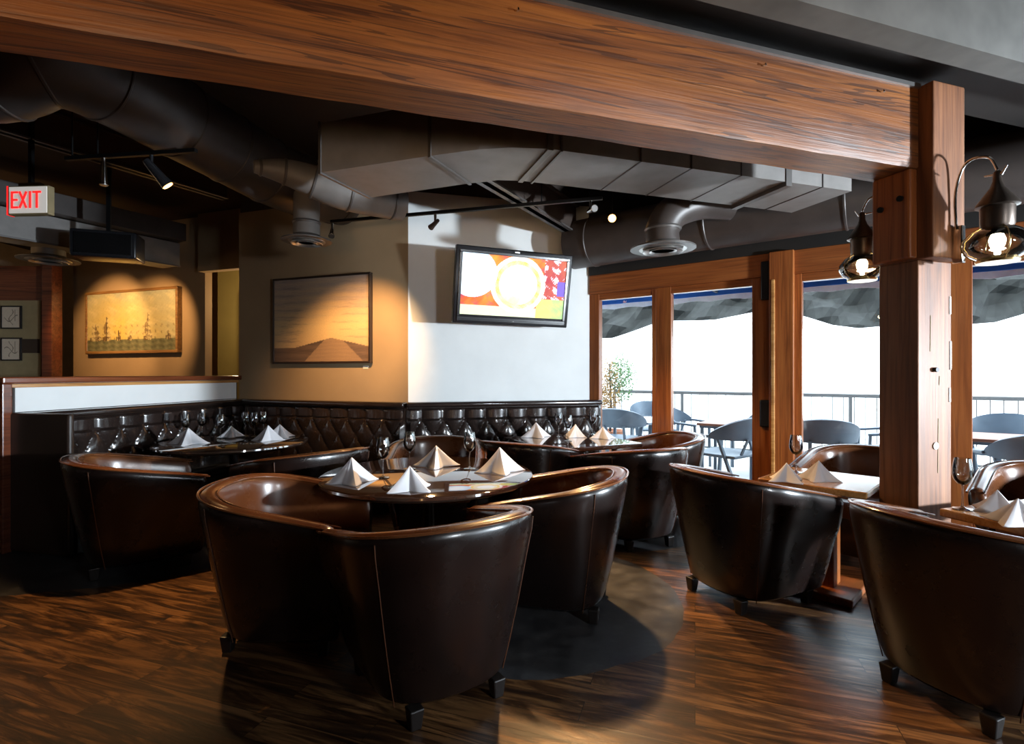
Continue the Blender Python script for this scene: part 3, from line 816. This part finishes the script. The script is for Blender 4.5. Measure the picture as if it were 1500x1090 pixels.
# sunset painting on the amber wall
def sunset(u, v):
    n = fbm(u*2.2, v*16, 1); n2 = fbm(u*4, v*34, 5)
    if v > .17 + .11*max(0, 1-abs(u-.62)*2.6):
        c = lerp((.62, .40, .20), (.30, .24, .22), (v-.35)*1.25+.35*n)
        c = lerp(c, (.80, .55, .25), max(0, .75-abs(v-.42)*2.2-abs(u-.6)*.8))
        c = lerp(c, (.16, .11, .09), max(0, n*.55+n2*.45-.22)*1.1)
    else:
        c = lerp((.07, .045, .035), (.20, .12, .08), .5+.5*n)
        dx = abs(u-.64)-.10-(.25-v)*1.5*.55
        if dx < 0: c = lerp((.26, .16, .10), (.36, .22, .12), .5+.5*n2)
    return c
pA = A0 + AD*1.15; nA = Vector((-AD.y, AD.x)) if Vector((-AD.y, AD.x)).y < 0 else Vector((AD.y, -AD.x))
rzA = math.atan2(-AD.y, -AD.x)
t = thing('sunset_painting', 'wide dusky sunset painting in a slim dark frame on the tan wall', 'painting', (pA.x+nA.x*.03, pA.y+nA.y*.03, 2.03), rzA)
canvas('canvas', 1.34, .98, 150, 110, sunset, t, 'canvas', (0, -.018, 0))
MB().box((0, 0, 0), (1.34, .03, .98)).build('backing', 'dark_wood', t)
frame_parts(t, 1.34, .98, .025, .055, 'dark_wood')
tc_ = A0 + AD*.55
t = tag(MB().box((0, 0, 0), (.07, .006, .035)).build('wall_card', 'paper', None, loc=(pA.x - AD.x*.60+nA.x*.004, pA.y - AD.y*.60+nA.y*.004, 1.47), rz=rzA), 'small white title card under the sunset painting', 'card')
# ship painting
ships = [(.10, .55, .10, .30), (.23, .30, .07, .42), (.37, .22, .04, .18), (.50, .22, .035, .14), (.70, .28, .07, .46), (.92, .22, .04, .16)]
def seascape(u, v):
    n = fbm(u*5, v*4, 2); n2 = fbm(u*22, v*17, 3)
    c = lerp((.42, .38, .22), (.62, .45, .12), 1-abs(u-.35)*1.6+.25*n)
    c = lerp(c, (.30, .33, .28), (v-.55)*1.3+.3*n)
    if v < .2: c = lerp((.07, .07, .035), (.22, .22, .12), .5+.6*n2)
    for (x, b, w, hh) in ships:
        y = v-.17
        if 0 < y < .07 and abs(u-x) < w*.7: c = lerp(c, (.10, .055, .02), .85)
        if 0 < y < hh:
            ww = w*.62*(1-y/hh)**.6*(.8+.2*abs(math.sin(y*30)))
            if abs(u-x-.01*math.sin(y*20)) < ww: c = lerp(c, (.13, .07, .025) if n2 < .1 else (.60, .50, .26), .8)
            if abs(u-x) < .004: c = (.08, .045, .02)
    c = lerp(c, (.75, .62, .32), max(0, fbm(u*9, v*7, 6))*.5 if v > .2 else 0)
    c = lerp(c, (.12, .09, .04), max(0, fbm(u*31, v*13, 8)-.3)*(1.3 if v < .45 else .3))
    return c
rzE = math.atan2(-ED.y, -ED.x); nE = Vector((-ED.y, ED.x)); nE = nE if nE.y < 0 else -nE
pc0 = E0 + ED*1.43
pc0 = E0 + ED*1.50
t = thing('ship_painting', 'golden painting of sailing ships in a gilt brown frame, far left wall', 'painting', (pc0.x+nE.x*.04, pc0.y+nE.y*.04, 2.22), rzE)
canvas('canvas', 1.98, .92, 180, 100, seascape, t, 'canvas', (0, -.028, 0))
MB().box((0, 0, 0), (1.76, .04, .90)).build('backing', 'dark_wood', t)
frame_parts(t, 1.98, .92, .045, .08, 'gilt')
# two small framed prints on the timber screen
def print_(seed):
    def f(u, v):
        a = abs(u-.5-.12*math.sin(v*9+seed)) < .02 or abs(v-.45-.15*math.sin(u*7+seed*2)) < .02 or (abs(u-.72) < .02 and v > .3)
        return (.12, .09, .07) if a and .12 < u < .88 and .12 < v < .88 else (.60, .52, .42)
    return f
for k, z in enumerate((2.28, 1.78)):
    t = thing('framed_print', ('upper' if k == 0 else 'lower')+' small black framed print on the timber wall, far left edge', 'framed print', (-7.86, 8.22, z), 0, 'small framed prints')
    canvas('print', .28, .32, 60, 70, print_(k*2+1), t, 'canvas', (0, -.006, 0))
    MB().box((0, .004, 0), (.28, .012, .32)).build('backing', 'dark_wood', t)
    frame_parts(t, .28, .32, .022, .03, 'black')
# television
def tvpic(u, v):
    x, y = u*1.78, v; n = fbm(x*3, y*3, 4); n2 = fbm(x*9, y*9, 7)
    c = lerp((.55, .06, .02), (.85, .30, .04), .5+.6*n)
    c = lerp(c, (.40, .05, .12), max(0, n2)*.8)
    if u > .78:
        c = lerp(c, (.30, .03, .07), .7)
        if n2 > .22: c = (.80, .55, .62)
        if u > .92 and v < .62 and v > .38: c = (.16, .10, .50)
    if v < .16: c = lerp((.50, .62, .42), (.75, .72, .45), .5+.5*n)
    if v < .32 and u > .72: c = lerp((.75, .55, .15), (.30, .50, .20), (u-.72)*3.5+.3*n2)
    d = math.hypot(x-.95, (y-.52)*1.02)
    if d < .47: c = lerp((.95, .80, .62), (.98, .93, .88), .5+n)
    if d < .40: c = lerp((.98, .62, .10), (.98, .85, .45), .5+.6*n2)
    if d < .33: c = lerp((.85, .40, .12), (.99, .93, .75), .6+.8*(y-.3)+.3*n)
    if math.hypot(x-.97, y-.56) < .235: c = (1, .98, .94)
    d = math.hypot((x-.18)*.95, y-.66)
    if d < .38: c = lerp((1, 1, 1), (.45, .70, .92), (d-.16)*4)
    return c
tv = thing('television', 'flat television tilted down from the white wall, showing a bright picture', 'television', (.027, 5.62, 2.315), 0)
tv.rotation_euler = (math.radians(10), math.radians(.8), math.radians(20))
MB().box((0, .035, 0), (1.32, .07, .80), bevel=.012, seg=3).build('casing', 'black', tv, True)
canvas('screen', 1.18, .655, 200, 112, tvpic, tv, 'screen', (0, -.004, .022))
frame_parts(tv, 1.18, .655, .03, .02, 'black', -.004)
MB().box((0, -.004, -.358), (1.24, .018, .03), bevel=.004).build('lower_bezel', 'black', tv)
MB().lathe([(0, 0), (.012, 0), (.012, .004), (0, .004)], 16, (0, -.014, -.36)).build('power_lamp', 'steel', tv)
MB().box((0, -.012, .373), (.05, .006, .012)).build('maker_plate', 'steel', tv)
MB().box((0, .09, 0), (.4, .05, .4), bevel=.005).build('mount_plate', 'iron', tv)
MB().bar((0, .1, .0), (.0, .36, -.02), .06, .06, .008).build('mount_arm', 'iron', tv)

# ------------------------------------------------------------------ ducts and ceiling fittings
def ray(px, py, Z): return Vector(((px-750)/767*Z, Z, 1.4+(547-py)/767*Z))
def spline(pts, n=8):
    out = []; P = [pts[0]]+list(pts)+[pts[-1]]
    for i in range(1, len(P)-2):
        for k in range(n):
            s = k/n; a, b, c, d = P[i-1], P[i], P[i+1], P[i+2]
            out.append(((2*b)+(c-a)*s+(2*a-5*b+4*c-d)*s*s+(3*b-a-3*c+d)*s**3)*.5)
    out.append(P[-2]); return out
def round_duct(name, label, pts, r, mat='duct', every=6, seg=40):
    pts = [Vector(p) for p in pts]; base = pts[0]
    t = thing(name, label, 'duct', base)
    sp = spline([p-base for p in pts]); rr = r
    if isinstance(r, (list, tuple)):
        rv = spline([Vector((x, 0, 0)) for x in r]); rr = [v.x for v in rv]
    else: rr = [r]*len(sp)
    MB().tube(sp, rr, seg).build('duct_tube', mat, t, True)
    for i in range(2, len(sp)-1, every):
        d = (sp[i+1]-sp[i-1]).normalized()*.012
        MB().tube([sp[i]-d, sp[i]-d*.5, sp[i]+d*.5, sp[i]+d], [rr[i]+.001, rr[i]+.008, rr[i]+.008, rr[i]+.001], seg).build('seam_ring', 'seam' if mat != 'duct' else 'duct', t, True)
    return t
round_duct('round_duct', 'large dark round duct curving down from the upper left', [ray(-260, 90, 3.0)-Vector((.6, .5, 0)), ray(-60, 100, 3.15), ray(90, 84, 3.3), ray(300, 198, 4.35), ray(415, 262, 5.1), ray(500, 290, 5.9)], .30, 'duct', 4)
round_duct('round_duct', 'slim grey round duct ending above the corner of the tan wall', [ray(372, 244, 4.25), ray(425, 254, 4.4), ray(500, 280, 4.6), ray(590, 300, 4.9)], [.05, .11, .155, .15], 'duct_grey', 5)
wl0 = q(-.15, -.40); wl1 = q(3.0, -.40); wl2 = q(8.5, -.40)
round_duct('round_duct', 'long dark round duct running above the patio windows', [(wl0.x, wl0.y, 2.88), (q(1.4, -.40).x, q(1.4, -.40).y, 2.89), (wl1.x, wl1.y, 2.9), (q(5.6, -.40).x, q(5.6, -.40).y, 2.92), (wl2.x, wl2.y, 2.94)], .27, 'duct', 6)
# rectangular duct with a turn
rd = thing('rectangular_duct', 'grey rectangular duct with a bend below the beam', 'duct', (.23, 3.15, 2.75))
def rect_path(F, Bk, z0, z1):
    return [[Vector((f[0]-.23, f[1]-3.15, z0)), Vector((b[0]-.23, b[1]-3.15, z0)), Vector((b[0]-.23, b[1]-3.15, z1)), Vector((f[0]-.23, f[1]-3.15, z1))] for f, b in zip(F, Bk)]
F = [(-1.29, 3.52), (-.51, 3.25), (-.20, 3.155), (.0, 3.13), (.23, 3.15), (1.2, 3.457), (1.95, 3.695)]
Bk = [(-1.09, 4.02), (-.30, 3.72), (-.17, 3.685), (-.10, 3.66), (.06, 3.67), (1.04, 3.975), (1.79, 4.21)]
Fe, Be = (2.516, 3.88), (2.35, 4.40)
MB().loft(rect_path(F, Bk, 0, .33)).build('main_body', 'duct_grey', rd)
MB().loft(rect_path([F[-1], Fe], [Bk[-1], Be], -.035+.035, .29)).build('end_section', 'duct_grey', rd)
def joint(a, b, z0=-.01, z1=.34, w=.03, mat='seam', nm='joint_flange'):
    a = Vector((a[0]-.23, a[1]-3.15)); b = Vector((b[0]-.23, b[1]-3.15)); d = (b-a).normalized()*.008; a2, b2 = a-d, b+d
    m = MB().box((0, 0, 0), ((b2-a2).length, w, z1-z0)); bmesh.ops.transform(m.b, matrix=Matrix.Translation(((a2.x+b2.x)/2, (a2.y+b2.y)/2, (z0+z1)/2)) @ Matrix.Rotation(math.atan2((b-a).y, (b-a).x), 4, 'Z'), verts=m.b.verts)
    m.build(nm, mat, rd)
joint(F[0], Bk[0], w=.02); joint(F[1], Bk[1], w=.02); joint(F[4], Bk[4], w=.035); joint((.30, 3.172), (.14, 3.695), w=.012)
for s in (.62, 1.0, 1.4): 
    fx = (.23+U.x*s, 3.15+U.y*s); bx = (fx[0]-.165, fx[1]+.515); joint(fx, bx, -.004, .334, .008, 'duct')
joint(F[-1], Bk[-1], -.03, .34, .05)
for s in (2.12,): 
    fx = (.23+U.x*s, 3.15+U.y*s); joint(fx, (fx[0]-.165, fx[1]+.515), -.004, .294, .008, 'duct')
# diffusers
def diffuser(label, p, r, top, elbow=None, s=1):
    t = thing('ceiling_diffuser', label, 'diffuser', p, 0, 'round air diffusers hanging from the ducts')
    MB().lathe([(r, 0), (r*1.0, .012), (r*.62, .035), (r*.56, .05), (r*.54, .06)], 40).build('flange', 'seam', t, True)
    MB().lathe([(0, -.012), (r*.72, -.004), (r*.74, .004), (r*.70, .010), (0, .006)], 40).build('face_plate', 'steel', t, True)
    for k in (.35, .55): MB().lathe([(r*k, -.012), (r*(k+.06), -.026), (r*(k+.08), -.022), (r*(k+.02), -.006)], 40).build('louvre_ring', 'steel', t, True)
    if elbow:
        MB().tube(spline([Vector(x) for x in elbow]), r*.52, 28).build('neck', 'duct', t, True)
    else:
        MB().tube([(0, 0, .05), (0, 0, top*.5), (0, 0, top)], [r*.54, r*.52, r*.52], 28).build('neck', 'duct_grey', t, True)
    MB().tube([(0, 0, .16), (0, 0, .175), (0, 0, .19)], [r*.545, r*.57, r*.545], 28).build('band', 'seam', t, True)
    return t
diffuser('round air diffuser in front of the tan wall above the sunset painting', (-1.96, 5.0, 2.66), .23, .45)
diffuser('round air diffuser on a dark elbow near the patio windows', (1.325, 4.6, 2.49), .28, 0, [(0, 0, .05), (0, 0, .18), (.10, .0, .33), (.35, .03, .42), (.62, .06, .42)])
diffuser('round air diffuser at the far left above the partition', (-5.75, 6.5, 2.80), .31, .6)
# joists
J = Vector((.49, .87)).normalized()
def joist(p, L_, z, w, h, label):
    t = thing('ceiling_joist', label, 'joist', (p[0], p[1], z), math.atan2(J.y, J.x), 'dark steel joists under the ceiling')
    MB().box((L_/2, 0, h/2), (L_, w*.4, h)).build('web', 'ceiling', t)
    MB().box((L_/2, 0, .008), (L_, w, .016)).build('lower_flange', 'seam', t)
    MB().box((L_/2, 0, h), (L_, w, .016)).build('upper_flange', 'ceiling', t)
joist((-.25, 4.29), 1.95, 2.98, .14, .32, 'dark joist running towards the television from the bend of the duct')
joist((1.02, 4.35), 1.7, 3.30, .12, .3, 'dark joist behind the elbow diffuser')
joist((-4.9, 3.3), 3.2, 3.42, .12, .3, 'dark joist below the ceiling at the far left')
# box duct and speaker at left
t = thing('box_duct', 'long grey box duct below the ceiling at the far left', 'duct', (-5.9, 5.3, 2.92), math.atan2(2.9, 1.6))
MB().box((1.2, .22, .17), (2.5, .42, .32), bevel=.006).build('lower_box', 'duct_grey', t)
MB().box((1.1, .15, .46), (2.7, .6, .24), bevel=.006).build('upper_box', 'duct', t)
MB().box((1.2, -.005, .0), (2.5, .02, .02)).build('edge_strip', 'seam', t)
t = thing('loudspeaker', 'black loudspeaker box hanging by the grey box duct, left', 'loudspeaker', (-4.62, 6.0, 2.70), .35)
MB().box((0, 0, .15), (.62, .34, .30), bevel=.02, seg=3).build('cabinet', 'black', t, True)
MB().box((0, -.172, .15), (.54, .012, .23), bevel=.004).build('grille', 'iron', t)
MB().box((0, 0, .672), (.04, .04, .75)).build('hanger', 'iron', t)
# exit sign
t = thing('exit_sign', 'lit white exit sign with red letters at the left edge', 'sign', (-4.16, 4.5, 2.76), math.radians(-4))
MB().box((0, .03, .13), (.375, .06, .25), bevel=.008).build('housing', 'panel_tan', t)
MB().box((.005, -.003, .13), (.345, .008, .225)).build('face', 'sign_face', t)
MB().box((0, .03, .27), (.20, .04, .025)).build('top_bracket', 'brass', t)
MB().box((0, .03, .632), (.03, .03, .71)).build('hanger', 'iron', t)
MB().box((-.193, .03, .13), (.01, .062, .25)).build('side_plate', 'sign_red', t)
def letter(boxes, x):
    m = MB()
    for b in boxes: m.box((x+b[0], -.010, .13+b[1]), (b[2], .008, b[3]), ry=b[4] if len(b) > 4 else 0)
    m.build('letter', 'sign_red', t)
lw = .016; hh = .145
letter([(-.024, 0, lw, hh), (0, hh/2-lw/2, .062, lw), (0, 0, .052, lw), (0, -hh/2+lw/2, .062, lw)], -.112)
letter([(0, 0, lw, hh*1.06, .42), (0, 0, lw, hh*1.06, -.42)], -.035)
letter([(0, 0, lw, hh)], .030)
letter([(0, 0, lw, hh), (0, hh/2-lw/2, .075, lw)], .092)
# tracks and spotlights
def track(label, a, b, hs=(.2, .8)):
    a = Vector(a); b = Vector(b); t = thing('light_track', label, 'light track', a, 0)
    MB().bar((0, 0, 0), b-a, .035, .03, .004).build('rail', 'iron', t)
    for s in hs:
        p = (b-a)*s; MB().tube([p, p+Vector((0, 0, CEIL-a.z-.0))], .006, 8).build('hanger', 'iron', t)
track('long black light track across the ceiling in front of the tan wall', (-1.85, 5.35, 2.95), (.80, 4.63, 2.95))
track('short black light track with two spotlights, upper left', (-3.45, 4.05, 3.06), (-2.35, 3.9, 3.06), (.05, .25))
def spotlight(label, p, target, mat, lit, L_=.16, r=.045, up=0):
    t = thing('spotlight', label, 'spotlight', p, 0, 'ceiling spotlights')
    d = (Vector(target)-Vector(p)).normalized(); c = Vector((0, 0, -.085))
    MB().tube([(0, 0, up), (0, 0, -.04), c], [.014, .012, .012], 12).build('stem', mat, t, True)
    MB().tube([c-d*.06, c-d*.055, c, c+d*L_*.5, c+d*L_], [.004, r*.55, r*.7, r*.8, r], 20).build('head', mat, t, True)
    MB().tube([c+d*L_, c+d*(L_+.006)], r*.82, 20).build('lens', 'spot_lens' if lit else 'steel', t, True)
spotlight('black spotlight glowing orange, aimed down from the short track', (-2.72, 3.95, 3.045), (-2.2, 4.3, 2.3), 'black', True)
spotlight('chrome spotlight hanging on the short track, left of the black one', (-3.12, 4.0, 3.045), (-3.1, 4.0, 2.0), 'chrome', False, .12, .03)
spotlight('small copper spotlight in the middle of the long track', (-.74, 5.05, 2.935), (-1.5, 6, 2.6), 'bronze', False, .09, .03)
spotlight('chrome spotlight at the right end of the long track', (.70, 4.66, 2.935), (.9, 3.6, 2.8), 'chrome', False, .10, .035)
spotlight('glowing spotlight right of the television below the ceiling', (1.0, 5.2, 3.03), (.8, 4.4, 2.75), 'black', True, .10, .045, CEIL-3.03)
spotlight('spotlight above the diffuser in front of the tan wall', (-1.83, 5.33, 2.935), (-1.7, 4.8, 2.4), 'chrome', False, .10, .03)

# ------------------------------------------------------------------ onion lanterns
def lantern(label, p, rz, s=1.0, mount='side'):
    t = thing('onion_lantern', label, 'lantern', p, rz, 'lit onion lanterns on the timber post')
    # local: bracket at origin, arm goes out to +x
    MB().box((0, 0, .02), (.05, .035, .20), bevel=.006).build('back_plate', 'chrome', t)
    arm = spline([Vector(x) for x in ((.0, -.02, .10), (.0, -.025, .30), (.04, -.01, .44), (.13, 0, .44), (.17, 0, .36))])
    MB().tube(arm, .007, 10).build('arm', 'chrome', t, True)
    cx, cy = .17, 0
    MB().tube([(cx-.055, cy, .345), (cx+.02, cy, .335), (cx+.04, cy, .37)], [.004, .008, .004], 10).build('crossbar', 'chrome', t, True)
    MB().lathe([(.004, .36), (.016, .35), (.02, .30), (.03, .27), (.085, .19), (.088, .175), (.07, .17), (.068, .08), (.062, .065)], 28, (cx, cy, 0)).build('cap', 'bronze', t, True)
    MB().lathe([(.055, .075), (.10, .045), (.135, .0), (.138, -.03), (.12, -.065), (.075, -.095), (.073, -.093), (.117, -.063), (.135, -.03), (.132, 0), (.098, .043), (.053, .073)], 36, (cx, cy, 0)).build('glass_globe', 'glass', t, True)
    MB().lathe([(0, -.11), (.085, -.11), (.088, -.10), (.08, -.088), (.02, -.08), (0, -.08)], 28, (cx, cy, 0)).build('base_ring', 'brass', t, True)
    MB().lathe([(.004, -.075), (.012, -.07), (.014, -.05), (.03, -.02), (.034, .005), (.026, .03), (.012, .05), (.003, .052)], 20, (cx, cy, 0)).build('bulb', 'bulb', t, True)
    for k in range(4):
        a = PI/4+k*PI/2
        pts = [Vector((cx+r*math.cos(a), cy+r*math.sin(a), z)) for r, z in ((.066, .07), (.108, .045), (.143, 0), (.146, -.03), (.127, -.068), (.086, -.10))]
        MB().tube(spline(pts, 4), .0028, 6).build('guard_wire', 'brass', t, True)
    t.scale = (s, s, s)
    return t
l1p = PN + U*.165 - Wd*.095
lantern('lit onion lantern on a curved chrome arm on the right side of the post', (l1p.x, l1p.y, 2.07), math.atan2(-.93, .35), 1.0)
l2p = PN + Wd*.235
lantern('lit onion lantern half hidden behind the left side of the post', (l2p.x+.12, l2p.y+.03, 2.06), PI-.55, .90)
light('POINT', 'lantern_light', (l1p.x+.06, l1p.y-.158, 2.07), 4, (1, .7, .4), None, .03)
light('POINT', 'lantern_light_left', (l2p.x-.01, l2p.y+.15, 2.06), 4, (1, .7, .4), None, .03)
